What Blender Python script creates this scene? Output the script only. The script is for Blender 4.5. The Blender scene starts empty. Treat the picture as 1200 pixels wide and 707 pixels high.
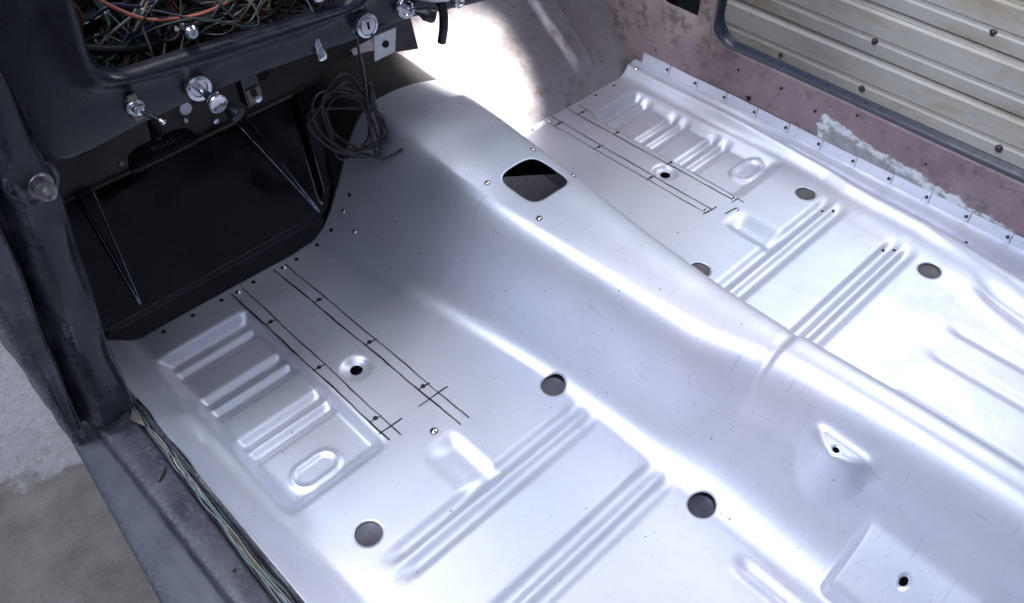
import bpy, math, random
import numpy as np
from mathutils import Vector, Matrix

random.seed(7)
rng = np.random.default_rng(7)
scene = bpy.context.scene
col = scene.collection

# ------------------------------------------------------------------ camera
cam_d = bpy.data.cameras.new("camera")
cam = bpy.data.objects.new("camera", cam_d)
col.objects.link(cam)
PITCH, YAW = math.radians(46.2), math.radians(44.0)
F = Vector((math.sin(YAW) * math.cos(PITCH), math.cos(YAW) * math.cos(PITCH), -math.sin(PITCH)))
R = Vector((math.cos(YAW), -math.sin(YAW), 0))
U = R.cross(F)
cam.matrix_world = Matrix(((R.x, U.x, -F.x, -0.8216), (R.y, U.y, -F.y, 0.0), (R.z, U.z, -F.z, 1.10), (0, 0, 0, 1)))
cam_d.sensor_width = 36.0
cam_d.lens = 30.48
cam_d.clip_start = 0.02
cam_d.clip_end = 100
scene.camera = cam

# ------------------------------------------------------------------ light of the workshop, with added fill lamps
world = bpy.data.worlds.new("World")
scene.world = world
world.use_nodes = True
bg = world.node_tree.nodes["Background"]
bg.inputs[0].default_value = (0.46, 0.52, 0.78, 1)
bg.inputs[1].default_value = 0.25


def aim(o, loc, target):
    o.location = loc
    d = Vector(target) - Vector(loc)
    o.rotation_euler = d.to_track_quat('-Z', 'Y').to_euler()


def area(name, loc, target, sx, sy, power, color):
    l = bpy.data.lights.new(name, 'AREA')
    l.shape = 'RECTANGLE'
    l.size, l.size_y = sx, sy
    l.energy = power
    l.color = color
    o = bpy.data.objects.new(name, l)
    col.objects.link(o)
    aim(o, loc, target)
    return o


area("key_lamp", (2.2, 0.60, 2.7), (0.0, 0.75, 0.0), 1.1, 1.1, 29, (0.90, 0.94, 1.0))
area("crease_fill_lamp", (-0.62, 1.15, 2.9), (-0.10, 0.6, 0.0), 0.6, 0.5, 16, (0.92, 0.94, 1.0))  # added, unseen: draws the bright line along the tunnel's base crease
area("front_fill_lamp", (0.15, 2.15, 2.6), (-0.10, 0.5, 0.0), 0.8, 0.6, 12, (0.90, 0.92, 1.0))  # added, unseen: front light for the tunnel highlights and the dash shadow
area("top_fill_lamp", (-1.5, -0.1, 2.7), (-0.3, 0.7, 0.0), 1.6, 1.2, 18, (0.75, 0.82, 1.0))  # added, unseen: broad fill for the driver's floor and foot pocket
area("left_doorway_lamp", (-1.55, 1.25, 2.25), (-0.4, 0.5, 0.05), 0.7, 0.6, 44, (0.80, 0.86, 1.0))
area("right_fill_lamp", (3.0, 1.75, 2.6), (0.3, 0.8, 0.0), 2.8, 2.2, 14, (0.74, 0.90, 1.0))  # added, unseen: soft fill mirrored in the passenger floor
area("rib_fill_lamp", (-2.1, -0.9, 2.0), (-0.2, 0.9, 0.0), 0.4, 0.4, 3, (0.84, 0.89, 1.0))  # added, unseen: small bright source for glints on the toe-board ribs
sp = bpy.data.lights.new("sun_beam_lamp", 'SPOT')
sp.energy = 2300
sp.color = (1.0, 0.97, 0.93)
sp.spot_size = math.radians(8.4)
sp.spot_blend = 0.75
sp.shadow_soft_size = 0.015
spo = bpy.data.objects.new("sun_beam_lamp", sp)
col.objects.link(spo)
aim(spo, (1.05, 0.64, 2.6), (0.20, 1.15, 0.13))

vs = scene.view_settings
vs.view_transform = 'Standard'
vs.look = 'None'
vs.exposure = 0.10
vs.gamma = 1.0
vs.use_curve_mapping = False


# ------------------------------------------------------------------ materials
def new_mat(name):
    m = bpy.data.materials.new(name)
    m.use_nodes = True
    nt = m.node_tree
    return m, nt, nt.nodes["Principled BSDF"]


def node(nt, t, **kw):
    n = nt.nodes.new(t)
    for k, v in kw.items():
        if k.startswith('i_'):
            n.inputs[k[2:].replace('_', ' ')].default_value = v
        else:
            setattr(n, k, v)
    return n


def ramp(nt, src, stops):
    r = nt.nodes.new('ShaderNodeValToRGB')
    e = r.color_ramp.elements
    while len(e) < len(stops):
        e.new(0.5)
    for el, (p, c) in zip(e, stops):
        el.position = p
        el.color = (c, c, c, 1) if isinstance(c, (int, float)) else (*c, 1)
    nt.links.new(src, r.inputs[0])
    return r.outputs[0]


def noise(nt, scale, detail=4, rough=0.55, coords=None, stretch=None, dist=0.0):
    tc = nt.nodes.new('ShaderNodeTexCoord')
    out = tc.outputs['Object']
    if stretch:
        mp = nt.nodes.new('ShaderNodeMapping')
        mp.inputs['Scale'].default_value = stretch
        nt.links.new(out, mp.inputs[0])
        out = mp.outputs[0]
    n = node(nt, 'ShaderNodeTexNoise', i_Scale=scale, i_Detail=detail, i_Roughness=rough, i_Distortion=dist)
    nt.links.new(out, n.inputs['Vector'])
    return n.outputs['Fac']


def mix(nt, fac, a, b):
    m = nt.nodes.new('ShaderNodeMix')
    m.data_type = 'RGBA'
    L = nt.links
    if hasattr(fac, 'is_linked') or hasattr(fac, 'links'):
        L.new(fac, m.inputs[0])
    else:
        m.inputs[0].default_value = fac
    for s, i in ((a, 6), (b, 7)):
        if isinstance(s, tuple):
            m.inputs[i].default_value = (*s, 1)
        else:
            L.new(s, m.inputs[i])
    return m.outputs[2]


def math_node(nt, op, a, b):
    m = nt.nodes.new('ShaderNodeMath')
    m.operation = op
    for s, i in ((a, 0), (b, 1)):
        if isinstance(s, (int, float)):
            m.inputs[i].default_value = s
        else:
            nt.links.new(s, m.inputs[i])
    return m.outputs[0]


def bump(nt, b, h, strength, dist=0.002):
    n = node(nt, 'ShaderNodeBump', i_Strength=strength, i_Distance=dist)
    nt.links.new(h, n.inputs['Height'])
    nt.links.new(n.outputs[0], b.inputs['Normal'])
    return n


def simple(name, c, rough=0.5, metal=0.0, spec=0.5, var=0.25, nscale=40, bstr=0.0, bscale=200, coat=0.0):
    m, nt, b = new_mat(name)
    n = noise(nt, nscale)
    f = ramp(nt, n, [(0.3, 0.0), (0.75, 1.0)])
    c2 = tuple(min(1, x * (1 + var)) for x in c)
    c1 = tuple(x * (1 - var) for x in c)
    nt.links.new(mix(nt, f, c1, c2), b.inputs['Base Color'])
    rr = ramp(nt, noise(nt, nscale * 1.7), [(0.3, max(0.02, rough - 0.1)), (0.7, min(1, rough + 0.1))])
    nt.links.new(rr, b.inputs['Roughness'])
    b.inputs['Metallic'].default_value = metal
    b.inputs['Specular IOR Level'].default_value = spec
    b.inputs['Coat Weight'].default_value = coat
    if bstr:
        bump(nt, b, noise(nt, bscale, 6), bstr)
    return m


def mat_steel():
    m, nt, b = new_mat("bare_steel")
    big = noise(nt, 3.2, 5, 0.6)
    smudge = noise(nt, 11, 6, 0.65, dist=0.6)
    fine = noise(nt, 260, 3)
    brush = noise(nt, 55, 4, 0.6, stretch=(1, 9, 1))
    specks = noise(nt, 150, 1, 0.3)
    hue = mix(nt, ramp(nt, big, [(0.35, 0.0), (0.68, 1.0)]), (0.66, 0.70, 0.80), (0.75, 0.73, 0.79))
    dull = mix(nt, ramp(nt, smudge, [(0.42, 0.0), (0.74, 0.45)]), hue, (0.60, 0.61, 0.68))
    for st_ in ((3, 60, 3), (70, 4, 4), (40, -30, 8)):
        scr = ramp(nt, noise(nt, 5, 2, 0.5, stretch=st_, dist=0.25), [(0.69, 0.0), (0.73, 0.42)])
        dull = mix(nt, scr, dull, (0.42, 0.43, 0.50))
    dirt = mix(nt, ramp(nt, specks, [(0.80, 0.0), (0.83, 0.8)]), dull, (0.06, 0.055, 0.06))
    nt.links.new(dirt, b.inputs['Base Color'])
    b.inputs['Metallic'].default_value = 0.62
    r1 = ramp(nt, smudge, [(0.28, 0.39), (0.72, 0.51)])
    nt.links.new(r1, b.inputs['Roughness'])
    h = math_node(nt, 'ADD', math_node(nt, 'MULTIPLY', fine, 0.10), math_node(nt, 'MULTIPLY', brush, 0.06))
    h = math_node(nt, 'ADD', h, math_node(nt, 'MULTIPLY', noise(nt, 16, 3), 1.0))
    bump(nt, b, h, 0.22, 0.002)
    return m


def mat_concrete():
    m, nt, b = new_mat("concrete")
    tc = nt.nodes.new('ShaderNodeTexCoord')
    sx = nt.nodes.new('ShaderNodeSeparateXYZ')
    nt.links.new(tc.outputs['Object'], sx.inputs[0])
    big = noise(nt, 4, 7, 0.6)
    fine = noise(nt, 60, 8, 0.7)
    grit = noise(nt, 420, 2)
    base = mix(nt, ramp(nt, big, [(0.3, 0.0), (0.7, 1.0)]), (0.22, 0.218, 0.23), (0.31, 0.305, 0.315))
    base = mix(nt, ramp(nt, fine, [(0.36, 0.55), (0.56, 0.0)]), base, (0.16, 0.157, 0.16))
    base = mix(nt, ramp(nt, noise(nt, 210, 3, 0.6), [(0.60, 0.0), (0.70, 0.7)]), base, (0.11, 0.105, 0.105))
    base = mix(nt, ramp(nt, noise(nt, 130, 4, 0.6), [(0.62, 0.0), (0.70, 0.6)]), base, (0.48, 0.475, 0.48))
    # oil-soaked patch with a ragged border
    d = math_node(nt, 'ADD', sx.outputs[1], math_node(nt, 'MULTIPLY', sx.outputs[0], 0.75))
    d = math_node(nt, 'ADD', d, math_node(nt, 'MULTIPLY', noise(nt, 9, 8, 0.65), 0.30))
    wet = ramp(nt, math_node(nt, 'SUBTRACT', d, 0.25), [(0.468, 1.0), (0.500, 0.0)])
    brown = mix(nt, ramp(nt, noise(nt, 14, 6, 0.65), [(0.3, 0.0), (0.7, 1.0)]), (0.085, 0.074, 0.068), (0.16, 0.148, 0.14))
    sparkle = ramp(nt, grit, [(0.62, 0.0), (0.68, 0.8)])
    brown = mix(nt, math_node(nt, 'MULTIPLY', sparkle, 0.5), brown, (0.45, 0.44, 0.44))
    nt.links.new(mix(nt, wet, base, brown), b.inputs['Base Color'])
    rr = nt.nodes.new('ShaderNodeMapRange')
    nt.links.new(wet, rr.inputs[0])
    rr.inputs[3].default_value = 0.8
    rr.inputs[4].default_value = 0.55
    nt.links.new(rr.outputs[0], b.inputs['Roughness'])
    h = math_node(nt, 'ADD', math_node(nt, 'MULTIPLY', fine, 1.0), math_node(nt, 'MULTIPLY', grit, 0.6))
    bump(nt, b, h, 0.5, 0.004)
    return m


def mat_blackpaint(name, c=(0.012, 0.014, 0.022), rough=0.33, dust=0.35, dustc=(0.14, 0.145, 0.17), dscale=14, bstr=0.15, crack=False):
    m, nt, b = new_mat(name)
    n1 = noise(nt, dscale, 7, 0.65, dist=0.4)
    n2 = noise(nt, dscale * 9, 5, 0.7)
    f = math_node(nt, 'MULTIPLY', ramp(nt, n1, [(0.40, 0.0), (0.75, 1.0)]), dust)
    sc = ramp(nt, n2, [(0.66, 0.0), (0.73, 0.55)])
    f = math_node(nt, 'MAXIMUM', f, math_node(nt, 'MULTIPLY', sc, dust))
    nt.links.new(mix(nt, f, c, dustc), b.inputs['Base Color'])
    geo = nt.nodes.new('ShaderNodeNewGeometry')
    wear = math_node(nt, 'MULTIPLY', ramp(nt, geo.outputs['Pointiness'], [(0.515, 0.0), (0.56, 1.0)]), ramp(nt, n2, [(0.42, 0.0), (0.60, 1.0)]))
    f = math_node(nt, 'MAXIMUM', f, math_node(nt, 'MULTIPLY', wear, min(1.0, dust * 2.2)))
    for st_ in ((2, 2, 26), (30, 3, 3)):
        scr = ramp(nt, noise(nt, 7, 3, 0.5, stretch=st_, dist=0.3), [(0.64, 0.0), (0.68, 0.8)])
        f = math_node(nt, 'MAXIMUM', f, math_node(nt, 'MULTIPLY', scr, dust))
    nt.links.new(mix(nt, f, c, dustc), b.inputs['Base Color'])
    r = nt.nodes.new('ShaderNodeMapRange')
    nt.links.new(n1, r.inputs[0])
    r.inputs[1].default_value = 0.3
    r.inputs[2].default_value = 0.7
    r.inputs[3].default_value = max(0.05, rough - 0.1)
    r.inputs[4].default_value = rough + 0.18
    nt.links.new(r.outputs[0], b.inputs['Roughness'])
    h = math_node(nt, 'ADD', n1, math_node(nt, 'MULTIPLY', n2, 0.25))
    if crack:
        v = node(nt, 'ShaderNodeTexVoronoi', i_Scale=30.0)
        v.feature = 'DISTANCE_TO_EDGE'
        tc = nt.nodes.new('ShaderNodeTexCoord')
        nt.links.new(tc.outputs['Object'], v.inputs['Vector'])
        h = math_node(nt, 'ADD', h, ramp(nt, v.outputs['Distance'], [(0.0, 0.0), (0.05, 0.5)]))
    bump(nt, b, h, bstr, 0.004)
    return m


def mat_dirty(name, base, dark, rust, spots=(0.62, 0.70), rough=0.55, metal=0.3, extra=None):
    """old painted or bare sheet metal with stains, chips and rust"""
    m, nt, b = new_mat(name)
    n1 = noise(nt, 5.5, 8, 0.65, dist=0.5)
    n2 = noise(nt, 26, 8, 0.7, dist=0.3)
    n3 = noise(nt, 120, 4, 0.6)
    c = mix(nt, ramp(nt, n1, [(0.30, 0.0), (0.72, 1.0)]), base, dark)
    c = mix(nt, ramp(nt, n2, [(spots[0], 0.0), (spots[1], 0.75)]), c, rust)
    c = mix(nt, ramp(nt, n3, [(0.66, 0.0), (0.74, 0.6)]), c, tuple(x * 0.25 for x in dark))
    c = mix(nt, ramp(nt, noise(nt, 38, 6, 0.7), [(0.64, 0.0), (0.70, 0.5)]), c, tuple(min(1, x * 1.35) for x in base))
    if extra:
        c = extra(nt, c)
    nt.links.new(c, b.inputs['Base Color'])
    nt.links.new(ramp(nt, n2, [(0.3, rough - 0.12), (0.7, rough + 0.2)]), b.inputs['Roughness'])
    b.inputs['Metallic'].default_value = metal
    h = math_node(nt, 'ADD', math_node(nt, 'MULTIPLY', n1, 1.5), math_node(nt, 'MULTIPLY', n2, 0.4))
    bump(nt, b, h, 0.22, 0.004)
    return m


def bare_patch(nt, c):
    # scraped bare strip low on the right rocker: ragged, grey, with a pale rim of torn sealer
    tc = nt.nodes.new('ShaderNodeTexCoord')
    s = nt.nodes.new('ShaderNodeSeparateXYZ')
    nt.links.new(tc.outputs['Object'], s.inputs[0])
    y, z = s.outputs[1], s.outputs[2]
    n = noise(nt, 22, 8, 0.7)
    # wedge: top border z = .118 at y=.62 falling to .055 at y=.27
    top = math_node(nt, 'ADD', math_node(nt, 'MULTIPLY', y, 0.13), 0.022)
    top = math_node(nt, 'ADD', top, math_node(nt, 'MULTIPLY', math_node(nt, 'SUBTRACT', n, 0.5), 0.06))
    below = math_node(nt, 'SUBTRACT', top, z)
    end = math_node(nt, 'SUBTRACT', 0.63, math_node(nt, 'ADD', y, math_node(nt, 'MULTIPLY', math_node(nt, 'SUBTRACT', n, 0.5), 0.08)))
    beg = math_node(nt, 'SUBTRACT', y, 0.20)
    inside = math_node(nt, 'MINIMUM', math_node(nt, 'MINIMUM', below, end), beg)
    f = ramp(nt, math_node(nt, 'ADD', math_node(nt, 'MULTIPLY', inside, 10.0), 0.5), [(0.49, 0.0), (0.51, 1.0)])
    rim = ramp(nt, math_node(nt, 'ADD', math_node(nt, 'MULTIPLY', inside, 10.0), 0.5), [(0.47, 0.0), (0.50, 1.0), (0.64, 0.9), (0.70, 0.0)])
    grey = mix(nt, ramp(nt, noise(nt, 60, 6, 0.7), [(0.35, 0.0), (0.65, 1.0)]), (0.19, 0.20, 0.21), (0.33, 0.34, 0.35))
    c = mix(nt, f, c, grey)
    rimf = math_node(nt, 'MULTIPLY', rim, ramp(nt, noise(nt, 55, 5, 0.7), [(0.40, 0.0), (0.52, 1.0)]))
    return mix(nt, rimf, c, (0.62, 0.64, 0.68))


def mat_siding():
    m, nt, b = new_mat("weathered_siding")
    n1 = noise(nt, 6, 8, 0.65, stretch=(1, 0.35, 1.6), dist=0.5)
    n2 = noise(nt, 30, 6, 0.7, stretch=(1, 0.3, 1))
    c = mix(nt, ramp(nt, n2, [(0.3, 0.0), (0.7, 1.0)]), (0.64, 0.63, 0.61), (0.76, 0.73, 0.67))
    c = mix(nt, ramp(nt, n1, [(0.47, 0.0), (0.62, 0.85)]), c, (0.50, 0.42, 0.29))
    c = mix(nt, ramp(nt, noise(nt, 17, 7, 0.7, dist=0.8), [(0.58, 0.0), (0.66, 0.6)]), c, (0.70, 0.66, 0.55))
    nt.links.new(c, b.inputs['Base Color'])
    b.inputs['Roughness'].default_value = 0.55
    b.inputs['Metallic'].default_value = 0.1
    bump(nt, b, n2, 0.2, 0.003)
    return m


STEEL = mat_steel()
CONC = mat_concrete()
BLACK = mat_blackpaint("black_dash_paint", (0.006, 0.007, 0.015), 0.28, 0.24, (0.055, 0.06, 0.085), 17, 0.22)
TOE = mat_blackpaint("glossy_black_paint", (0.002, 0.002, 0.003), 0.14, 0.025, (0.10, 0.11, 0.14), 11, 0.05)
TOE.node_tree.nodes['Principled BSDF'].inputs['Specular IOR Level'].default_value = 0.5
PILLAR = mat_blackpaint("dusty_black_paint", (0.010, 0.011, 0.019), 0.34, 0.40, (0.09, 0.095, 0.12), 16, 0.2)
FLAKE = mat_blackpaint("flaking_undercoat", (0.085, 0.088, 0.105), 0.5, 0.7, (0.22, 0.225, 0.25), 20, 0.25, crack=True)
SILL = mat_blackpaint("sill_paint", (0.032, 0.034, 0.046), 0.45, 0.5, (0.13, 0.135, 0.16), 18, 0.3)
SILL_OUT = mat_blackpaint("rocker_paint", (0.050, 0.054, 0.074), 0.45, 0.35, (0.12, 0.125, 0.15), 14, 0.12)
FIRE = mat_dirty("dirty_firewall", (0.055, 0.050, 0.052), (0.028, 0.025, 0.027), (0.085, 0.055, 0.04), metal=0.2)
FIRE_R = mat_dirty("bare_firewall", (0.50, 0.475, 0.51), (0.31, 0.275, 0.29), (0.20, 0.145, 0.115), (0.54, 0.68), 0.45, 0.55)
PINK = mat_dirty("primer_rocker", (0.30, 0.225, 0.24), (0.15, 0.105, 0.12), (0.11, 0.08, 0.08), (0.53, 0.66), 0.5, 0.1, bare_patch)
KICK = mat_dirty("primer_kick_panel", (0.36, 0.275, 0.27), (0.12, 0.09, 0.09), (0.09, 0.07, 0.07), (0.50, 0.60), 0.5, 0.15)
NAVY = simple("navy_edge_paint", (0.022, 0.027, 0.055), 0.35, 0.0, var=0.3)
SIDING = mat_siding()
CHROME = simple("chrome", (0.75, 0.76, 0.80), 0.15, 1.0, var=0.06)
ZINC = simple("zinc_plate", (0.55, 0.56, 0.58), 0.42, 0.9, var=0.12, nscale=180)
INK = simple("marker_ink", (0.008, 0.008, 0.012), 0.5, 0.0, var=0.2)
PLASTIC = simple("black_plastic", (0.014, 0.014, 0.017), 0.35, 0.0)
RUBBER = simple("black_rubber", (0.020, 0.020, 0.026), 0.5, 0.0)
LETTER = simple("worn_lettering", (0.16, 0.16, 0.19), 0.5)
CABLE = simple("grey_cable_sheath", (0.030, 0.029, 0.033), 0.45)
WHITE = simple("white_plastic", (0.78, 0.80, 0.84), 0.4, var=0.05)
RUSTB = simple("rusty_fastener", (0.06, 0.05, 0.05), 0.6, 0.2, var=0.4, nscale=300)
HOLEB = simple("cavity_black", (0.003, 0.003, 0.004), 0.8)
BOLT = simple("dull_bolt", (0.32, 0.31, 0.32), 0.35, 0.9)
TAN = simple("tan_connector", (0.20, 0.18, 0.14), 0.55)
EDGE = simple("bare_edge", (0.20, 0.18, 0.16), 0.45, 0.6)
WIRES = {k: simple("wire_" + k, c, 0.42, var=0.15) for k, c in dict(
    blue=(0.012, 0.014, 0.05), grey=(0.16, 0.16, 0.17), tan=(0.22, 0.17, 0.11), black=(0.012, 0.012, 0.015),
    red=(0.12, 0.02, 0.02), salmon=(0.50, 0.17, 0.12), olive=(0.16, 0.12, 0.04), green=(0.04, 0.10, 0.07),
    white=(0.45, 0.45, 0.46), teal=(0.12, 0.20, 0.22), yellow=(0.40, 0.30, 0.06), brown=(0.09, 0.05, 0.03)).items()}


# ------------------------------------------------------------------ builders
def link(name, me, mat, parent=None):
    o = bpy.data.objects.new(name, me)
    if mat is not None and not me.materials:
        me.materials.append(mat)
    col.objects.link(o)
    if parent is not None:
        o.parent = parent
        o.matrix_parent_inverse = Matrix.Translation(-Vector(parent.location))
    return o


def mesh(name, verts, faces, mat, parent=None, smooth=True, mesh_only=False):
    me = bpy.data.meshes.new(name)
    me.from_pydata([tuple(map(float, v)) for v in verts], [], faces)
    me.update()
    if smooth:
        me.polygons.foreach_set('use_smooth', [True] * len(me.polygons))
    if mesh_only:
        me.materials.append(mat)
        return me
    return link(name, me, mat, parent)


def thing(name, label, cat, loc=(0, 0, 0), group=None):
    o = bpy.data.objects.new(name, None)
    col.objects.link(o)
    o.location = loc
    o.empty_display_size = 0.05
    o['label'] = label
    o['category'] = cat
    if group:
        o['group'] = group
    return o


def tag(o, label, cat, group=None):
    o['label'] = label
    o['category'] = cat
    if group:
        o['group'] = group
    return o


def gridmesh(name, X, Y, Z, mat, parent=None, mask=None, thick=None):
    """grid arrays (n,m) -> one sheet; mask (n-1,m-1) True keeps the face"""
    n, m = X.shape
    v = np.stack([X, Y, Z], -1).reshape(-1, 3)
    i = np.arange(n * m).reshape(n, m)
    f = np.stack([i[:-1, :-1], i[1:, :-1], i[1:, 1:], i[:-1, 1:]], -1)
    f = f[mask] if mask is not None else f.reshape(-1, 4)
    used = np.zeros(n * m, bool)
    used[f.ravel()] = True
    idx = np.cumsum(used) - 1
    v = v[used]
    f = idx[f]
    me = bpy.data.meshes.new(name)
    me.vertices.add(len(v))
    me.vertices.foreach_set('co', v.astype(np.float32).ravel())
    me.loops.add(f.size)
    me.loops.foreach_set('vertex_index', f.astype(np.int32).ravel())
    me.polygons.add(len(f))
    me.polygons.foreach_set('loop_start', np.arange(0, f.size, 4, dtype=np.int32))
    me.update(calc_edges=True)
    me.polygons.foreach_set('use_smooth', np.ones(len(f), bool))
    me.validate()
    o = link(name, me, mat, parent)
    if thick:
        s = o.modifiers.new("thickness", 'SOLIDIFY')
        s.thickness = thick
        s.offset = -1
        s.use_even_offset = False
    return o


def spline(pts, n=8):
    """Catmull-Rom through points"""
    p = [np.array(q, float) for q in pts]
    if len(p) < 3:
        return [p[0] + (p[1] - p[0]) * t for t in np.linspace(0, 1, n)]
    p = [2 * p[0] - p[1]] + p + [2 * p[-1] - p[-2]]
    out = []
    for i in range(1, len(p) - 2):
        for t in np.linspace(0, 1, n, endpoint=False):
            a, b, c, d = p[i - 1:i + 3]
            out.append(0.5 * ((2 * b) + (c - a) * t + (2 * a - 5 * b + 4 * c - d) * t * t + (3 * b - a - 3 * c + d) * t ** 3))
    out.append(p[-2])
    return out


def tube_data(path, r, sides=8):
    path = [Vector(tuple(map(float, q))) for q in path]
    rs = r if hasattr(r, '__len__') else [r] * len(path)
    v, f = [], []
    t0 = (path[1] - path[0]).normalized()
    nrm = t0.orthogonal().normalized()
    for i, q in enumerate(path):
        t = (path[min(i + 1, len(path) - 1)] - path[max(i - 1, 0)]).normalized()
        nrm = (nrm - t * nrm.dot(t)).normalized()
        bn = t.cross(nrm)
        for k in range(sides):
            a = 2 * math.pi * k / sides
            v.append(q + (nrm * math.cos(a) + bn * math.sin(a)) * rs[i])
        if i:
            for k in range(sides):
                a0, a1 = (i - 1) * sides + k, (i - 1) * sides + (k + 1) % sides
                f.append((a0, a1, a1 + sides, a0 + sides))
    f.append(tuple(range(sides))[::-1])
    f.append(tuple(range(len(v) - sides, len(v))))
    return v, f


def tube(name, pts, r, mat, parent=None, sides=8, n=8, smooth_path=True):
    v, f = tube_data(spline(pts, n) if smooth_path else pts, r, sides)
    return mesh(name, v, f, mat, parent)


def frame_from(axis):
    a = Vector(axis).normalized()
    x = a.orthogonal().normalized()
    return x, a.cross(x), a


def lathe(name, origin, axis, prof, mat, parent=None, seg=28, smooth=True, mesh_only=False):
    """profile [(radius, along axis)]"""
    x, y, a = frame_from(axis)
    o = Vector(origin)
    v, f = [], []
    for r, h in prof:
        for k in range(seg):
            t = 2 * math.pi * k / seg
            v.append(o + a * h + (x * math.cos(t) + y * math.sin(t)) * r)
    for i in range(len(prof) - 1):
        for k in range(seg):
            f.append((i * seg + k, i * seg + (k + 1) % seg, (i + 1) * seg + (k + 1) % seg, (i + 1) * seg + k))
    f.append(tuple(range(seg))[::-1])
    f.append(tuple(range(len(v) - seg, len(v))))
    ob = mesh(name, v, f, mat, parent, smooth, mesh_only)
    me = ob if mesh_only else ob.data
    try:
        me.set_sharp_from_angle(angle=math.radians(38))
    except Exception:
        pass
    return ob


def prism(name, outline, direction, mat, parent=None, bevel=0.0):
    """extrude a 3-D polygon along a vector"""
    n = len(outline)
    d = Vector(direction)
    v = [Vector(p) for p in outline] + [Vector(p) + d for p in outline]
    f = [tuple(range(n))[::-1], tuple(range(n, 2 * n))] + [(i, (i + 1) % n, n + (i + 1) % n, n + i) for i in range(n)]
    o = mesh(name, v, f, mat, parent, smooth=False)
    if bevel:
        b = o.modifiers.new("edge", 'BEVEL')
        b.width = bevel
        b.segments = 2
    return o


def relu(t, r):
    return np.where(t < -r, 0.0, np.where(t > r, t, (t + r) ** 2 / (4 * r)))


def step(t, a, b):
    s = np.clip((t - a) / (b - a), 0, 1)
    return s * s * (3 - 2 * s)


def smax(a, b, k):
    h = np.clip(0.5 + 0.5 * (a - b) / k, 0, 1)
    return b * (1 - h) + a * h + k * h * (1 - h)


# ------------------------------------------------------------------ floor pan
TY = [-0.40, 0.00, 0.10, 0.25, 0.288, 0.316, 0.45, 0.60, 0.80, 1.00, 1.30]
TH = [0.203, 0.203, 0.201, 0.194, 0.192, 0.190, 0.187, 0.191, 0.203, 0.216, 0.226]
TWT = [0.050, 0.050, 0.050, 0.051, 0.052, 0.057, 0.062, 0.072, 0.092, 0.106, 0.115]
TWB = [0.140, 0.140, 0.140, 0.140, 0.140, 0.140, 0.139, 0.142, 0.168, 0.196, 0.225]
SY = np.linspace(-0.45, 1.35, 181)


def smooth_curve(vals, w):
    a = np.interp(SY, TY, vals)
    k = np.exp(-0.5 * (np.arange(-12, 13) / w) ** 2)
    k /= k.sum()
    return np.convolve(np.pad(a, 12, mode='edge'), k, 'valid')


CH, CWT, CWB = smooth_curve(TH, 1.0), smooth_curve(TWT, 3.0), smooth_curve(TWB, 5.0)


def tunnel(x, y):
    h = np.interp(y, SY, CH)
    wt = np.interp(y, SY, CWT)
    wb = np.interp(y, SY, CWB)
    ax = np.abs(x)
    lf = np.where(x < 0, 0.012 * step(y, 0.30, 0.42) * (1 - step(y, 0.85, 1.10)), 0.0)
    wt = wt + lf
    t = (ax - wt) / (wb - wt)
    S = relu(t, 0.42) - relu(t - 1, 0.52)
    top = 1 - step(S, 0.10, 0.55)
    h = h + top * (0.006 * (1 - step(y, 0.296, 0.316)) + 0.006 * (1 - step(y, 0.10, 0.45)) - 0.004 * np.exp(-((y - 0.306) / 0.007) ** 2)) + 0.012 * (1 - top) * (1 - step(y, 0.10, 0.45))
    return h * (1 - S) - (0.10 - 1.5 * lf) * h * np.clip(ax / wt, 0, 1.5) ** 2 * (1 - np.clip(S, 0, 1))


def groove(d, half, depth, soft):
    """recessed groove profile over the distance d from its axis"""
    return -depth * (1 - step(np.abs(d), half - soft, half + soft))


def bar(x, y, x0, x1, yc, half, depth, soft, end=0.012):
    return groove(y - yc, half, depth, soft) * step(x, x0 - end, x0 + end) * (1 - step(x, x1 - end, x1 + end))


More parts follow.
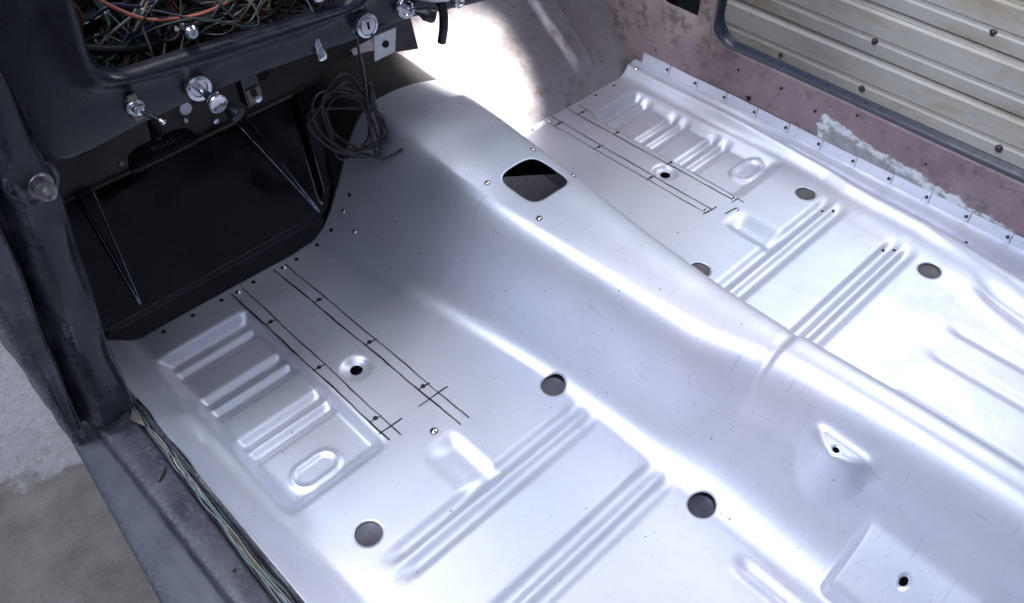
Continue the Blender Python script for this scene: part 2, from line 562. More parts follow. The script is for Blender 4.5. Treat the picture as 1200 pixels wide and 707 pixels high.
def pan_z(x, y):
    x = np.asarray(x, float)
    y = np.asarray(y, float)
    z = np.zeros(np.broadcast(x, y).shape)
    x, y = np.broadcast_arrays(x, y)
    for s in (-1, 1):
        X = x * s                                    # X>0 on the side in question
        dy = 0.0 if s < 0 else -0.022
        # foot pocket with its three pairs of grooves
        px1 = 0.598 if s < 0 else 0.572
        inx = step(X, 0.430, 0.450) * (1 - step(X, px1 - 0.012, px1 + 0.020))
        iny = step(y, 0.668 + dy, 0.700 + dy) * (1 - step(y, 1.035 + dy, 1.075 + dy))
        z += -0.017 * inx * iny
        for yc in (1.040, 0.932, 0.822):
            for o in (0.013, -0.018):
                z += bar(X, y, 0.446, px1 + 0.000, yc + o + dy, 0.0090, 0.0082, 0.0088, 0.016)
        # pressed oval in the pocket
        ox, oy = 0.534, 0.722 + dy
        dx_ = np.maximum(np.abs(X - ox) - 0.016, 0)
        rr = np.hypot(dx_, (y - oy))
        z += 0.0048 * (1 - step(rr, 0.021, 0.029)) - 0.0040 * (1 - step(rr, 0.013, 0.020))
        # dished plug hole
        r = np.hypot(X - (0.377 if s < 0 else 0.393), y - (0.828 + dy))
        z += -0.0075 * (1 - step(r, 0.014, 0.028))
        # cross ribs: two grooves each
        for yc, xe in ((0.508, 0.545), (0.354, 0.530)):
            for o in (0.015, -0.017):
                z += bar(X, y, 0.178, xe, yc + o, 0.0092, 0.0056, 0.0088, 0.022)
        # short channel running into the front rib
        z += -0.009 * step(X, 0.340, 0.362) * (1 - step(X, 0.366, 0.415)) * step(y, 0.505, 0.545) * (1 - step(y, 0.600, 0.632))
        # rear lengthwise grooves
        for xc, dp_ in ((0.411, 0.0032), (0.334, 0.0028), (0.210, 0.005)):
            z += groove(X - xc, 0.010, dp_, 0.0095) * (1 - step(y, 0.172, 0.205))
    # side upturns
    le = np.interp(y, [-0.4, 0.5, 0.70, 0.86, 0.92, 1.2], [0.618, 0.618, 0.626, 0.632, 0.616, 0.606])
    z += 0.056 * (relu((-x - le) / (0.674 - le), 0.22) - relu((-x - le) / (0.674 - le) - 1, 0.1))
    z += 0.010 * np.exp(-(((-x - 0.622) / 0.020) ** 2)) * step(y, 0.55, 0.75) * (1 - step(y, 0.93, 1.02))
    ye = np.interp(y, [-0.4, 0.05, 0.10, 0.27, 0.35, 0.45, 0.51, 0.56, 0.68, 0.85, 1.02, 1.2],
                   [0.455, 0.460, 0.470, 0.518, 0.545, 0.548, 0.556, 0.572, 0.586, 0.594, 0.592, 0.60])
    t = (x - ye) / (0.640 - ye)
    z += 0.030 * (relu(t, 0.22) - relu(t - 1, 0.05)) + 0.008 * np.exp(-((t - 0.55) / 0.16) ** 2) * step(y, -0.3, 0.3)
    z += -0.010 * np.exp(-((t - 0.25) / 0.12) ** 2) * (1 - step(y, 0.16, 0.24))
    # tunnel
    T = tunnel(x, y)
    z = z + T
    # half-moon seat-belt pad pressed out of the tunnel's left wall
    rr = np.hypot((x + 0.052) / 1.0, (y - 0.165) / 1.15)
    w = 1 - step(rr, 0.027, 0.050)
    zp = 0.156 + 0.05 * (x + 0.08)
    z = np.where(x < -0.02, z + (smax(z, zp, 0.012) - z) * w, z)
    # seat-mount pad lower on the same wall
    wy = step(y, -0.075, -0.062) * (1 - step(y, 0.083, 0.094))
    wx = step(x, -0.172, -0.158)
    zp = 0.060 + 1.00 * (x + 0.125)
    z = np.where(x < -0.05, z + (smax(z, zp, 0.006) - z) * wy * wx, z)
    # faint oil-canning of the sheet
    z = z + 0.0012 * np.sin(7.1 * x + 2.2 * np.sin(3.3 * y)) * np.sin(5.7 * y + 1.3) * (1 - np.clip(T / 0.05, 0, 1))
    return z


H = 0.0035
gx = np.arange(-0.675, 0.6501, H)
gy = np.arange(-0.35, 1.1301, H)
ymax_x = np.interp(gx, [-0.675, -0.30, -0.22, -0.17, -0.11, -0.05, 0.0, 0.05, 0.12, 0.20, 0.28, 0.65],
                   [1.134, 1.128, 1.138, 1.150, 1.152, 1.148, 1.140, 1.130, 1.120, 1.115, 1.112, 1.104])
GX, GY0 = np.meshgrid(gx, gy, indexing='ij')
tt = np.clip((GY0 - 0.98) / (gy[-1] - 0.98), 0, 1)
GY = np.where(GY0 > 0.98, 0.98 + tt * (ymax_x[:, None] - 0.98), GY0)
GX = GX.copy()
keep = np.ones((len(gx) - 1, len(gy) - 1), bool)
cxm, cym = (gx[:-1] + gx[1:]) / 2, (gy[:-1] + gy[1:]) / 2
HOLES = [(-0.546, 0.574, 0.0195, 2), (-0.172, 0.578, 0.0195, 2), (-0.176, 0.278, 0.0195, 2),
         (0.539, 0.566, 0.0195, 2), (0.511, 0.287, 0.0195, 2), (0.212, 0.578, 0.0195, 2), (0.178, 0.278, 0.0195, 2),
         (-0.377, 0.829, 0.0105, 2), (0.393, 0.804, 0.0105, 2),
         (0.000, 0.796, 0.0455, 4), (-0.076, 0.168, 0.0048, 2), (-0.118, 0.018, 0.0052, 2)]
for hx, hy, hr, p in HOLES:
    ci, cj = gx[np.argmin(abs(gx - hx))], gy[np.argmin(abs(gy - hy))]
    k = max(1, round(hr * (0.9 if p == 2 else 0.97) / H))
    R0 = k * H
    dx, dy = GX - ci, GY - cj
    c = np.maximum(abs(dx), abs(dy))
    e = np.where(c > 0, (np.abs(dx) ** p + np.abs(dy) ** p) ** (1 / p), 1)
    reach = R0 * 1.3 + 3 * H
    w = 1 - step(c, R0, R0 + reach)
    w = np.where(c <= R0 + 1e-6, 1, w)
    sc = np.where(c > 0, c / e * (1 + (hr / R0 - 1)), 1)
    nx, ny = ci + dx * (1 + (sc - 1) * w) + (hx - ci) * w, cj + dy * (1 + (sc - 1) * w) + (hy - cj) * w
    near = c < R0 + reach
    GX = np.where(near, nx, GX)
    GY = np.where(near, ny, GY)
    keep &= ~((abs(cxm - ci) < R0)[:, None] & (abs(cym - cj) < R0)[None, :])
GZ = pan_z(GX, GY)

pan = thing("floor_pan", "new bare silver steel car floor pan with raised centre tunnel", "floor pan")
gridmesh("pan_sheet", GX, GY, GZ, STEEL, pan, keep, 0.0013)


def drape(name, pts, width, mat, parent, lift=0.0007, seg=0.006):
    """a thin ink stroke that follows the pressed sheet"""
    P = [np.array(p, float) for p in pts]
    line = []
    for a, b in zip(P[:-1], P[1:]):
        n = max(2, int(np.linalg.norm(b - a) / seg))
        line += [a + (b - a) * t for t in np.linspace(0, 1, n, endpoint=False)]
    line.append(P[-1])
    line = np.array(line)
    d = np.gradient(line, axis=0)
    d /= np.linalg.norm(d, axis=1)[:, None]
    nrm = np.stack([-d[:, 1], d[:, 0]], 1)
    ph = rng.uniform(0, 6, 3)
    q_ = np.arange(len(line))
    line = line + nrm * (0.0006 * np.sin(q_ * 0.21 + ph[0]) + 0.0003 * np.sin(q_ * 0.83 + ph[1]))[:, None]
    wv = width * (0.82 + 0.22 * np.sin(q_ * 0.33 + ph[2]) + 0.25 * rng.random(len(line)))[:, None] / 2
    v = []
    for s in (line + nrm * wv, line - nrm * wv):
        z = pan_z(s[:, 0], s[:, 1]) + lift
        v.append(np.column_stack([s, z]))
    V = np.concatenate(v)
    n = len(line)
    f = [(i, i + 1, n + i + 1, n + i) for i in range(n - 1)]
    return mesh(name, V, f, mat, parent)


ML = 0.0021
for x0, y0, x1, y1, w in ((-0.434, 1.118, -0.427, 0.677, 1.25), (-0.412, 1.115, -0.409, 0.673, 0.9), (-0.345, 1.118, -0.330, 0.623, 1.25), (-0.322, 1.115, -0.312, 0.624, 0.9),
                          (0.345, 1.105, 0.348, 0.666, 0.75), (0.366, 1.105, 0.364, 0.665, 1.0), (0.413, 1.100, 0.419, 0.655, 1.0), (0.441, 1.095, 0.428, 0.635, 0.75)):
    drape("marker_line", [(x0, y0), ((x0 + x1) / 2 + 0.0008, (y0 + y1) / 2), (x1, y1)], ML * w, INK, pan)
for a, b in (((-0.355, 0.695), (-0.295, 0.694)), ((-0.432, 0.698), (-0.387, 0.696)), ((0.340, 0.668), (0.378, 0.664)), ((0.410, 0.652), (0.432, 0.650)), ((0.372, 0.640), (0.402, 0.636)),
             ((-0.432, 1.012), (-0.410, 1.010)), ((-0.432, 0.871), (-0.408, 0.869)), ((-0.430, 0.725), (-0.407, 0.723)), ((-0.342, 0.998), (-0.318, 0.996)), ((-0.338, 0.857), (-0.314, 0.855)), ((-0.335, 0.722), (-0.311, 0.720)),
             ((0.343, 0.958), (0.372, 0.956)), ((0.344, 0.815), (0.371, 0.813)), ((0.413, 0.965), (0.438, 0.963)), ((0.415, 0.818), (0.436, 0.816)), ((0.345, 1.075), (0.372, 1.073)), ((0.414, 1.07), (0.440, 1.068))):
    drape("marker_tick", [a, b], ML, INK, pan)

dot_me = lathe("spot_mark", (0, 0, 0), (0, 0, 1), [(0.0042, 0), (0.0036, 0.0010), (0.0012, 0.0014)], INK, seg=10, mesh_only=True)
screw_me = lathe("screw", (0, 0, 0), (0, 0, 1), [(0.0060, 0), (0.0060, 0.0008), (0.0040, 0.0022), (0.0018, 0.0028), (0.0014, 0.0012)], CHROME, seg=14, mesh_only=True)
ring_me = lathe("drill_ring", (0, 0, 0), (0, 0, 1), [(0.0058, 0), (0.0054, 0.0005), (0.0046, 0.0005), (0.0044, 0.0001)], BOLT, seg=16, mesh_only=True)


def on_pan(name, me, x, y, parent=pan, s=1.0, lift=0.0003):
    e = 0.004
    z = float(pan_z(x, y))
    n = Vector((-(float(pan_z(x + e, y)) - float(pan_z(x - e, y))) / (2 * e), -(float(pan_z(x, y + e)) - float(pan_z(x, y - e))) / (2 * e), 1)).normalized()
    o = bpy.data.objects.new(name, me)
    col.objects.link(o)
    o.parent = parent
    o.location = (x, y, z + lift)
    o.rotation_mode = 'QUATERNION'
    o.rotation_quaternion = Vector((0, 0, 1)).rotation_difference(n)
    o.scale = (s, s, s)
    return o


for x, y in ((-0.421, 1.012), (-0.420, 0.871), (-0.417, 0.725), (-0.330, 0.998), (-0.327, 0.857), (-0.323, 0.722), (0.358, 0.957), (0.358, 0.814), (0.426, 0.964), (0.426, 0.817), (0.358, 1.074), (0.428, 1.069),
             (-0.565, 1.118), (-0.51, 1.117), (-0.455, 1.115), (-0.39, 1.115), (-0.30, 1.112), (-0.25, 1.118), (-0.215, 1.118), (-0.165, 1.115),
             (0.30, 1.098), (0.50, 1.094), (0.56, 1.092), (0.52, 0.515), (0.535, 0.500), (0.505, 0.375), (0.518, 0.36), (0.60, 0.27)):
    on_pan("spot_mark", dot_me, x, y, s=0.8 if x > 0 else 1.0)
for x, y in ((-0.424, 1.112), (-0.330, 1.110), (-0.367, 0.643), (-0.195, 1.07), (-0.185, 1.115), (0.352, 1.095), (0.62, 1.080), (0.425, 0.655), (0.355, 0.672), (0.40, 0.632)):
    on_pan("screw", screw_me, x, y, s=0.8)
for x, y in ((-0.062, 0.845), (0.058, 0.858), (0.064, 0.768), (-0.058, 0.728)):
    on_pan("screw", screw_me, x, y, s=0.55)
    on_pan("drill_ring", ring_me, x, y, s=0.95)
on_pan("drill_ring", ring_me, -0.367, 0.643, s=1.2)
ground_mats = [simple("ground_shade_grey", (0.10, 0.10, 0.115), 0.5, 0.3), simple("ground_shade_slate", (0.050, 0.054, 0.075), 0.4, 0.3), simple("ground_shade_taupe", (0.12, 0.115, 0.115), 0.55, 0.2)]  # added discs, coloured as the shaded ground seen through open holes
for (hx, hy, hr, p), pm in zip(HOLES[:7], (0, 0, 1, 2, 2, 2, 2)):
    lathe("hole_ground_disc", (hx, hy, float(pan_z(hx, hy)) - 0.0042), (0, 0, 1), [(hr * 1.08, 0), (hr * 1.08, 0.0016), (hr * 0.93, 0.0018), (hr * 0.90, 0.0014), (0.002, 0.0016)], ground_mats[pm], pan, 32)

# upright flange along the right edge, cut into tabs, one dark fastener in each
ty = np.linspace(1.085, -0.34, 19)
tab_rust = lathe("fastener", (0, 0, 0), (-1, 0, 0), [(0.0034, -0.0030), (0.0034, 0.0002), (0.0015, 0.0012)], RUSTB, seg=10, mesh_only=True)
for a, b in zip(ty[:-1], ty[1:]):
    z0 = [float(pan_z(0.6495, q)) for q in (a, b)]
    out = [(0.6455, a - 0.0012, z0[0] - 0.004), (0.6455, b + 0.0004, z0[1] - 0.004), (0.6485, b + 0.0004, z0[1] + 0.0230 + rng.normal() * 0.0007), (0.6485, a - 0.0012, z0[0] + 0.0230 + rng.normal() * 0.0007)]
    prism("flange_tab", out, (0.0014, 0, 0), STEEL, pan)
    o = bpy.data.objects.new("fastener", tab_rust)
    col.objects.link(o)
    o.parent = pan
    o.location = (0.6458, b + 0.006, (z0[1]) + 0.0110)

# ------------------------------------------------------------------ ground
gme = mesh("concrete_floor", [(-4, -4, -0.25), (4, -4, -0.25), (4, 4, -0.25), (-4, 4, -0.25)], [(0, 1, 2, 3)], CONC, smooth=False)
gme['kind'] = 'structure'

# ------------------------------------------------------------------ corrugated wall beyond the right door opening
wall = thing("corrugated_wall", "weathered cream corrugated metal wall with rust stains beyond the right door opening", "wall", (1.15, 0.8, -0.25))
prof = [(0.000, 0.006), (0.006, 0.014), (0.013, 0.014), (0.018, 0.000), (0.048, -0.001), (0.053, 0.0015), (0.060, 0.0015), (0.065, -0.001), (0.116, 0.000), (0.122, 0.006)]
ybase = np.linspace(-0.6, 2.6, 33)
for k in range(7):
    zb = -0.037 - 0.122 * 2 + 0.122 * k
    V, Fc = [], []
    for dz, dx in prof:
        for yv in ybase:
            V.append((1.15 + dx + 0.002 * math.sin(yv * 3.1 + k), yv, max(-0.25, zb + dz) + 0.0015 * math.sin(yv * 2.2 + k * 1.7)))
    m_ = len(ybase)
    for i in range(len(prof) - 1):
        for j in range(m_ - 1):
            Fc.append((i * m_ + j, (i + 1) * m_ + j, (i + 1) * m_ + j + 1, i * m_ + j + 1))
    o = mesh("siding_panel", V, Fc, SIDING, wall)
    o.data.set_sharp_from_angle(angle=math.radians(25))
for yv, zv in ((0.767, 0.009), (0.76, -0.12), (0.404, -0.118), (1.001, -0.125), (0.52, 0.131), (1.15, 0.01), (0.25, 0.009)):
    o = lathe("siding_screw", (1.149, yv, zv + 0.004), (-1, 0, 0), [(0.009, -0.004), (0.009, 0.001), (0.0055, 0.002), (0.0055, 0.006), (0.002, 0.007)], BOLT, wall, 6 if yv > 1 else 14)

# ------------------------------------------------------------------ old car body
body = thing("car_body", "old stripped car body shell around the new floor pan", "car body", (0, 0.6, 0))


def toe(name, x0, x1, ytoe, mat, ribs, ztop, ky=1.2, curve=0.0, lip=0.0, noise_amp=0.0007, nx=560):
    xs = np.linspace(x0, x1, nx)
    ss = np.linspace(0, 1, 90)
    XX, SS = np.meshgrid(xs, ss, indexing='ij')
    Z0 = -0.012 + SS * (ztop + 0.012)
    Y0 = ytoe + np.maximum(Z0, -0.012) / ky
    D = np.zeros_like(XX)
    for kind, *p in ribs:
        if kind == 'v':
            xa, za, xb, xc, zb, dep = p
            f = np.clip((Z0 - za) / (zb - za), 0, 1)
            lo = xa + (xb - xa) * f
            hi = xa + (xc - xa) * f
            w = np.minimum(XX - lo, hi - XX)
            D += dep * step(w, -0.0022, 0.0022) * step(Z0, za, za + 0.02)
        elif kind == 'd':
            (xa, za), (xb, zb), (xc, zc), (xd, zd), dep = p
            f = np.clip((Z0 - za) / (zb - za), 0, 1)
            g = np.clip((Z0 - zc) / (zd - zc), 0, 1)
            lo = xa + (xb - xa) * f
            hi = xc + (xd - xc) * g
            w = np.minimum(XX - lo, hi - XX)
            D += dep * step(w, -0.006, 0.012) * step(Z0, min(za, zc) - 0.01, min(za, zc) + 0.03)
    D += noise_amp * np.sin(17 * XX + 3 * np.sin(21 * Z0)) * np.sin(23 * Z0 + 5 * XX)
    D += lip * step(Z0, 0.022, 0.034)
    nrm = 1 / math.hypot(1, 1 / ky)
    return gridmesh(name, XX, Y0 - D * nrm, Z0 + D * nrm / ky, mat, body)


toe("toe_board", -0.665, 0.02, 1.131, TOE,
    [('v', -0.574, 0.034, -0.567, -0.540, 0.21, 0.010), ('v', -0.214, 0.028, -0.272, -0.249, 0.21, 0.010), ('d', (-0.205, 0.03), (-0.15, 0.2), (0.1, 0.03), (0.1, 0.2), 0.012)], 0.196, lip=0.006)
toe("passenger_toe_board", 0.0, 0.675, 1.105, FIRE_R,
    [('d', (0.485, 0.040), (0.43, 0.25), (0.540, 0.040), (0.50, 0.25), 0.017), ('d', (0.10, 0.03), (0.05, 0.25), (0.262, 0.02), (0.245, 0.25), 0.004)], 0.26, noise_amp=0.0022)


def sheet(name, fx, u0, u1, v0, v1, n, m, mat, parent=body):
    uu, vv = np.meshgrid(np.linspace(u0, u1, n), np.linspace(v0, v1, m), indexing='ij')
    a, b, c = fx(uu, vv)
    return gridmesh(name, a, b, c, mat, parent)


RIBGLINT = simple("rib_glint_metal", (0.55, 0.60, 0.72), 0.28, 1.0, var=0.1)  # pale metal tubes imitate light glinting along the toe-board ribs


def rib_glint(xa, za, xb, zb, r0, r1):
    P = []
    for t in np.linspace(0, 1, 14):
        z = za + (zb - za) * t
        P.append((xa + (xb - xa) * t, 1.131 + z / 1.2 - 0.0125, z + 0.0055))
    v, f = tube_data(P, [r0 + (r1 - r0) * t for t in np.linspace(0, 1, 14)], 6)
    mesh("rib_glint", v, f, RIBGLINT, body)


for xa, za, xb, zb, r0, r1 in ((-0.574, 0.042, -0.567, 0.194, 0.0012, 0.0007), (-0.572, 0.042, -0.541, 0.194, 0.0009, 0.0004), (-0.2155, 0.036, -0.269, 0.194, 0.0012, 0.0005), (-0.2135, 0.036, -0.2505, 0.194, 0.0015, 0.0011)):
    rib_glint(xa, za, xb, zb, r0, r1)

# firewall above the toe boards
sheet("firewall", lambda u, v: (u, 1.293 + 0.10 * (v - 0.19) + 0.003 * np.sin(14 * u) * np.sin(11 * v), v), -0.665, 0.13, 0.185, 0.66, 120, 60, FIRE)
sheet("passenger_firewall", lambda u, v: (u, 1.318 + 0.10 * (v - 0.24) + 0.003 * np.sin(14 * u) * np.sin(11 * v), v), 0.06, 0.70, 0.245, 0.66, 100, 50, FIRE_R)
# rolled edge strip between toe board and firewall
tube("seam_lip", [(-0.66, 1.286, 0.200), (-0.5, 1.287, 0.197), (-0.3, 1.286, 0.199), (-0.12, 1.287, 0.201)], 0.0035, FIRE, body, 6)
# front end of the tunnel, part of the old body
xs = np.linspace(-0.24, 0.26, 120)
ys = np.linspace(1.10, 1.32, 24)
XX, YY = np.meshgrid(xs, ys, indexing='ij')
gridmesh("tunnel_mouth", XX, YY, tunnel(XX, np.full_like(YY, 1.12)) - 0.006 + 0.06 * np.clip(YY - 1.16, 0, 1), FIRE, body)
prism("hole_shade_sheet", [(0.015, 0.945, 0.115), (0.14, 0.850, 0.112), (0.18, 1.06, 0.09), (-0.05, 1.06, 0.13)], (0, 0, -0.004), HOLEB, body)  # unseen black sheet added to darken the view through the shifter hole
# cowl over the firewall
prism("cowl", [(-0.70, 1.05, 0.70), (-0.06, 1.05, 0.70), (-0.06, 1.22, 0.69), (0.70, 1.22, 0.69), (0.70, 1.40, 0.66), (-0.70, 1.40, 0.66)], (0, 0, 0.012), BLACK, body)

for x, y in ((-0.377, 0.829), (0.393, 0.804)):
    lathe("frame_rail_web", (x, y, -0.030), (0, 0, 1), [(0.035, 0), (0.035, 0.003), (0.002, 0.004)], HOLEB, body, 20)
# --- left hinge pillar (loft up the height)
zs = np.linspace(0.078, 0.80, 60)
# columns: (x offset description) forward inner, inner edge, shallow face, groove, ridge, outer
V, Fc = [], []
prof_pts = None
for z in zs:
    xin = np.interp(z, [0.07, 0.205, 0.367, 0.455, 0.52, 0.68, 0.80], [-0.685, -0.680, -0.661, -0.651, -0.647, -0.622, -0.600])
    xr = np.interp(z, [0.07, 0.173, 0.341, 0.445, 0.536, 0.64, 0.8], [-0.741, -0.729, -0.710, -0.699, -0.690, -0.668, -0.640])
    row = [(xin + 0.020, 1.42), (xin + 0.004, 0.985), (xin + 0.001, 0.944), (xin - 0.003, 0.936), (xin - 0.008, 0.938), (xin * 0.6 + xr * 0.4, 0.934), (xin * 0.25 + xr * 0.75, 0.931), (xr + 0.006, 0.930),
           (xr, 0.934), (xr - 0.004, 0.943), (xr - 0.006, 0.957), (xr - 0.012, 0.965), (xr - 0.018, 0.962), (xr - 0.023, 0.952)]
    row = [(a + 0.0012 * math.sin(40 * z + i), b + 0.0012 * math.sin(33 * z + 2 * i)) for i, (a, b) in enumerate(row)]
    for a, b in row:
        V.append((a, b, z))
    nc = len(row)
for i in range(len(zs) - 1):
    for j in range(nc - 1):
        Fc.append((i * nc + j, i * nc + j + 1, (i + 1) * nc + j + 1, (i + 1) * nc + j))
hp = mesh("hinge_pillar", V, Fc, PILLAR, body)
hp.data.set_sharp_from_angle(angle=math.radians(32))
s_ = hp.modifiers.new("thickness", 'SOLIDIFY')
s_.thickness = 0.003
s_.offset = 0
# outer skin of the pillar with cracked undercoat
uu, vv = np.meshgrid(np.linspace(0, 1, 40), np.linspace(0.05, 0.62, 110), indexing='ij')
xr = np.interp(vv, [0.05, 0.173, 0.341, 0.445, 0.536, 0.64], [-0.738, -0.729, -0.712, -0.700, -0.690, -0.668])
xo = np.interp(vv, [0.05, 0.20, 0.22, 0.33, 0.45, 0.62], [-0.775, -0.777, -0.779, -0.777, -0.774, -0.765]) - 0.0008 * np.sin(60 * vv) - 0.0005 * np.sin(140 * vv)
XX = (xr - 0.020) + (xo - (xr - 0.020)) * uu
YY = 0.956 + 0.010 * np.sin(uu * 3.0) + 0.05 * step(uu, 0.88, 1.0) + 0.0018 * np.sin(31 * vv + 8 * uu) * np.sin(9 * uu)
gridmesh("pillar_outer_skin", XX, YY, vv, FLAKE, body, thick=0.004)
pb = lathe("hinge_bolt", (-0.668, 0.934, 0.478), (0.05, -1, 0.12), [(0.017, -0.006), (0.017, 0.001), (0.0135, 0.004), (0.009, 0.004), (0.009, 0.016), (0.0115, 0.016), (0.0115, 0.020), (0.006, 0.021), (0.006, 0.032), (0.003, 0.034)], BOLT, body, 20)
lathe("bolt_recess", (-0.672, 0.936, 0.486), (0.05, -1, 0.12), [(0.030, -0.004), (0.029, 0.0015), (0.024, 0.0032), (0.020, 0.001)], PILLAR, body, 24)

# --- left sill / rocker, cross-section swept back
ys = np.concatenate([np.linspace(1.07, 0.955, 12), np.linspace(0.95, -0.5, 90)])
V, Fc = [], []
for y in ys:
    sk = -0.03 * np.clip((0.99 - y) / 0.345, -0.3, 1.15)
    cw = np.interp(y, [0.5, 0.95], [0.706, 0.694])
    w = 0.0012 * math.sin(31 * y) + 0.0008 * math.sin(73 * y)
    row = [(-0.674, 0.020), (-0.6765, 0.062), (-0.6785, 0.0635 + w), (-0.6805, 0.061), (-0.683, 0.049), (-cw + 0.004, 0.047 + w), (-cw, 0.058), (-cw - 0.004, 0.0605 + w), (-0.724, 0.060 + w * 0.5), (-0.7375, 0.060),
           (-0.7415, 0.057), (-0.7435, 0.044), (-0.747, 0.041), (-0.765, 0.040 + w), (-0.772 + sk, 0.038), (-0.776 + sk, 0.034), (-0.777 + sk, 0.028), (-0.775 + sk, -0.02), (-0.765 + sk, -0.13)]
    V += [(a, y, b) for a, b in row]
    nc = len(row)
for i in range(len(ys) - 1):
    for j in range(nc - 1):
        Fc.append((i * nc + j, i * nc + j + 1, (i + 1) * nc + j + 1, (i + 1) * nc + j))
so = mesh("sill", V, Fc, SILL, body)
so.data.materials.append(SILL_OUT)
mi = [1 if (k % (nc - 1)) >= 12 else 0 for k in range(len(Fc))]
so.data.polygons.foreach_set('material_index', mi)
so.data.set_sharp_from_angle(angle=math.radians(50))
# torn rivet and small hole on the sill top
lathe("sill_hole", (-0.716, 0.62, 0.0595), (0, 0, 1), [(0.0035, 0), (0.0030, 0.0018), (0.001, 0.0019)], HOLEB, body, 10)
prism("torn_tab", [(-0.722, 0.806, 0.061), (-0.708, 0.812, 0.061), (-0.702, 0.823, 0.063), (-0.711, 0.815, 0.062)], (0, 0, 0.002), HOLEB, body)
lathe("pillar_hole", (-0.708, 0.9335, 0.135), (0, -1, 0), [(0.003, -0.001), (0.0028, 0.001), (0.001, 0.0012)], HOLEB, body, 10)

# --- right side: kick panel and rocker with the door opening
yy = np.concatenate([np.linspace(-0.5, 0.80, 40), np.linspace(0.803, 0.93, 40), np.linspace(0.935, 1.36, 40)])


def top_of(y):
    c = 0.15 + (0.05 - math.sqrt(max(0, 0.05 ** 2 - (y - 0.868) ** 2)) if 0.868 < y < 0.918 else 0)
    return 0.62 if y >= 0.918 else c


V, Fc = [], []
NZ = 26
for y in yy:
    t = top_of(y)
    for k in range(NZ):
        z = -0.05 + (t + 0.05) * k / (NZ - 1)
        V.append((0.651 + 0.0015 * math.sin(9 * y + 14 * z) + 0.012 * max(0, z - 0.16), y, z))
for i in range(len(yy) - 1):
    for k in range(NZ - 1):
        a, b = i * NZ + k, (i + 1) * NZ + k
        y0, z0 = V[a][1], V[a][2]
        if 0.955 < V[a][1] < 1.035 and 0.172 < (V[a][2] + V[b][2]) / 2 < 0.235:
            continue
        Fc.append((a, b, b + 1, a + 1))
rk = mesh("right_rocker", V, Fc, PINK, body)
s_ = rk.modifiers.new("thickness", 'SOLIDIFY')
s_.thickness = 0.003
s_.offset = 1
rk.data.materials.append(KICK)
rk.data.polygons.foreach_set('material_index', [1 if V[f[0]][1] > 0.83 and V[f[0]][2] > 0.09 - 0.35 * (V[f[0]][1] - 1.0) + 0.02 * math.sin(60 * V[f[0]][1]) else 0 for f in Fc])
# dark return edge round the door opening
path = [(y, 0.15) for y in np.linspace(-0.5, 0.86, 30)]
path += [(0.868 + 0.05 * math.sin(a), 0.20 - 0.05 * math.cos(a)) for a in np.linspace(0.05, math.pi / 2, 14)]
path += [(0.918, z) for z in np.linspace(0.21, 0.6, 8)]
V, Fc = [], []
for i, (y, z) in enumerate(path):
    t = Vector((0, path[min(i + 1, len(path) - 1)][0] - path[max(i - 1, 0)][0], path[min(i + 1, len(path) - 1)][1] - path[max(i - 1, 0)][1])).normalized()
    n = Vector((0, -t.z, t.y))
    for dx, dn in ((0.0025, 0.0), (0.008, -0.004), (0.018, -0.007), (0.034, -0.008), (0.040, -0.003), (0.046, -0.003), (0.050, -0.03)):
        V.append(Vector((0.651 + dx, y, z)) + n * dn)
for i in range(len(path) - 1):
    for k in range(6):
        Fc.append((i * 7 + k, (i + 1) * 7 + k, (i + 1) * 7 + k + 1, i * 7 + k + 1))
de = mesh("door_opening_edge", V, Fc, NAVY, body)
# outer skin of the rocker and dark cavity behind the rectangular hole
prism("rocker_outer", [(0.700, -0.5, -0.13), (0.700, 0.93, -0.13), (0.700, 0.93, 0.12), (0.700, -0.5, 0.12)], (0.004, 0, 0), NAVY, body)
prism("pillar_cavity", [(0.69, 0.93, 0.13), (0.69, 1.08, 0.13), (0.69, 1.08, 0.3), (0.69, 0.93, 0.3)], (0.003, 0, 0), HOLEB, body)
hole_me = lathe("panel_hole", (0, 0, 0), (-1, 0, 0), [(0.0055, -0.001), (0.0055, 0.0008), (0.003, 0.0010)], HOLEB, seg=14, mesh_only=True)
for y, z, s in ((0.797, 0.063, 1.0), (0.645, 0.104, 0.55), (0.405, 0.103, 0.6), (0.835, 0.115, 0.5), (0.73, 0.118, 0.5), (0.98, 0.145, 0.55), (0.56, 0.135, 0.45)):
    o = bpy.data.objects.new("panel_hole", hole_me)
    col.objects.link(o)
    o.parent = body
    o.matrix_parent_inverse = Matrix.Translation(-Vector(body.location))
    o.location = (0.6505, y, z)
    o.scale = (1, s, s)

# ------------------------------------------------------------------ dashboard
dash = thing("dashboard", "scuffed black steel dashboard with empty gauge opening full of wires", "dashboard", (-0.3, 0.92, 0.49))
# opening outline (x,z), rounded corners
corners = [(-0.568, 0.578), (-0.205, 0.545), (-0.200, 0.705), (-0.555, 0.725)]
rad = 0.042
loop = []
for i, c in enumerate(corners):
    p, n = Vector(corners[i - 1]), Vector(corners[(i + 1) % 4])
    c = Vector(c)
    a, b = c + (p - c).normalized() * rad, c + (n - c).normalized() * rad
    for t in np.linspace(0, 1, 9):
        loop.append(a * (1 - t) ** 2 + c * 2 * t * (1 - t) + b * t * t)
    for t in np.linspace(0, 1, 12)[1:-1]:
        nxt = n + (c - n).normalized() * rad
        loop.append(b + (nxt - b) * t)
cen = Vector((-0.385, 0.64))


def bottom_z(x):
    return float(np.interp(x, [-0.65, -0.60, -0.54, -0.40, -0.235, -0.135, 0.05, 0.3], [0.489, 0.497, 0.503, 0.503, 0.490, 0.488, 0.452, 0.44]))


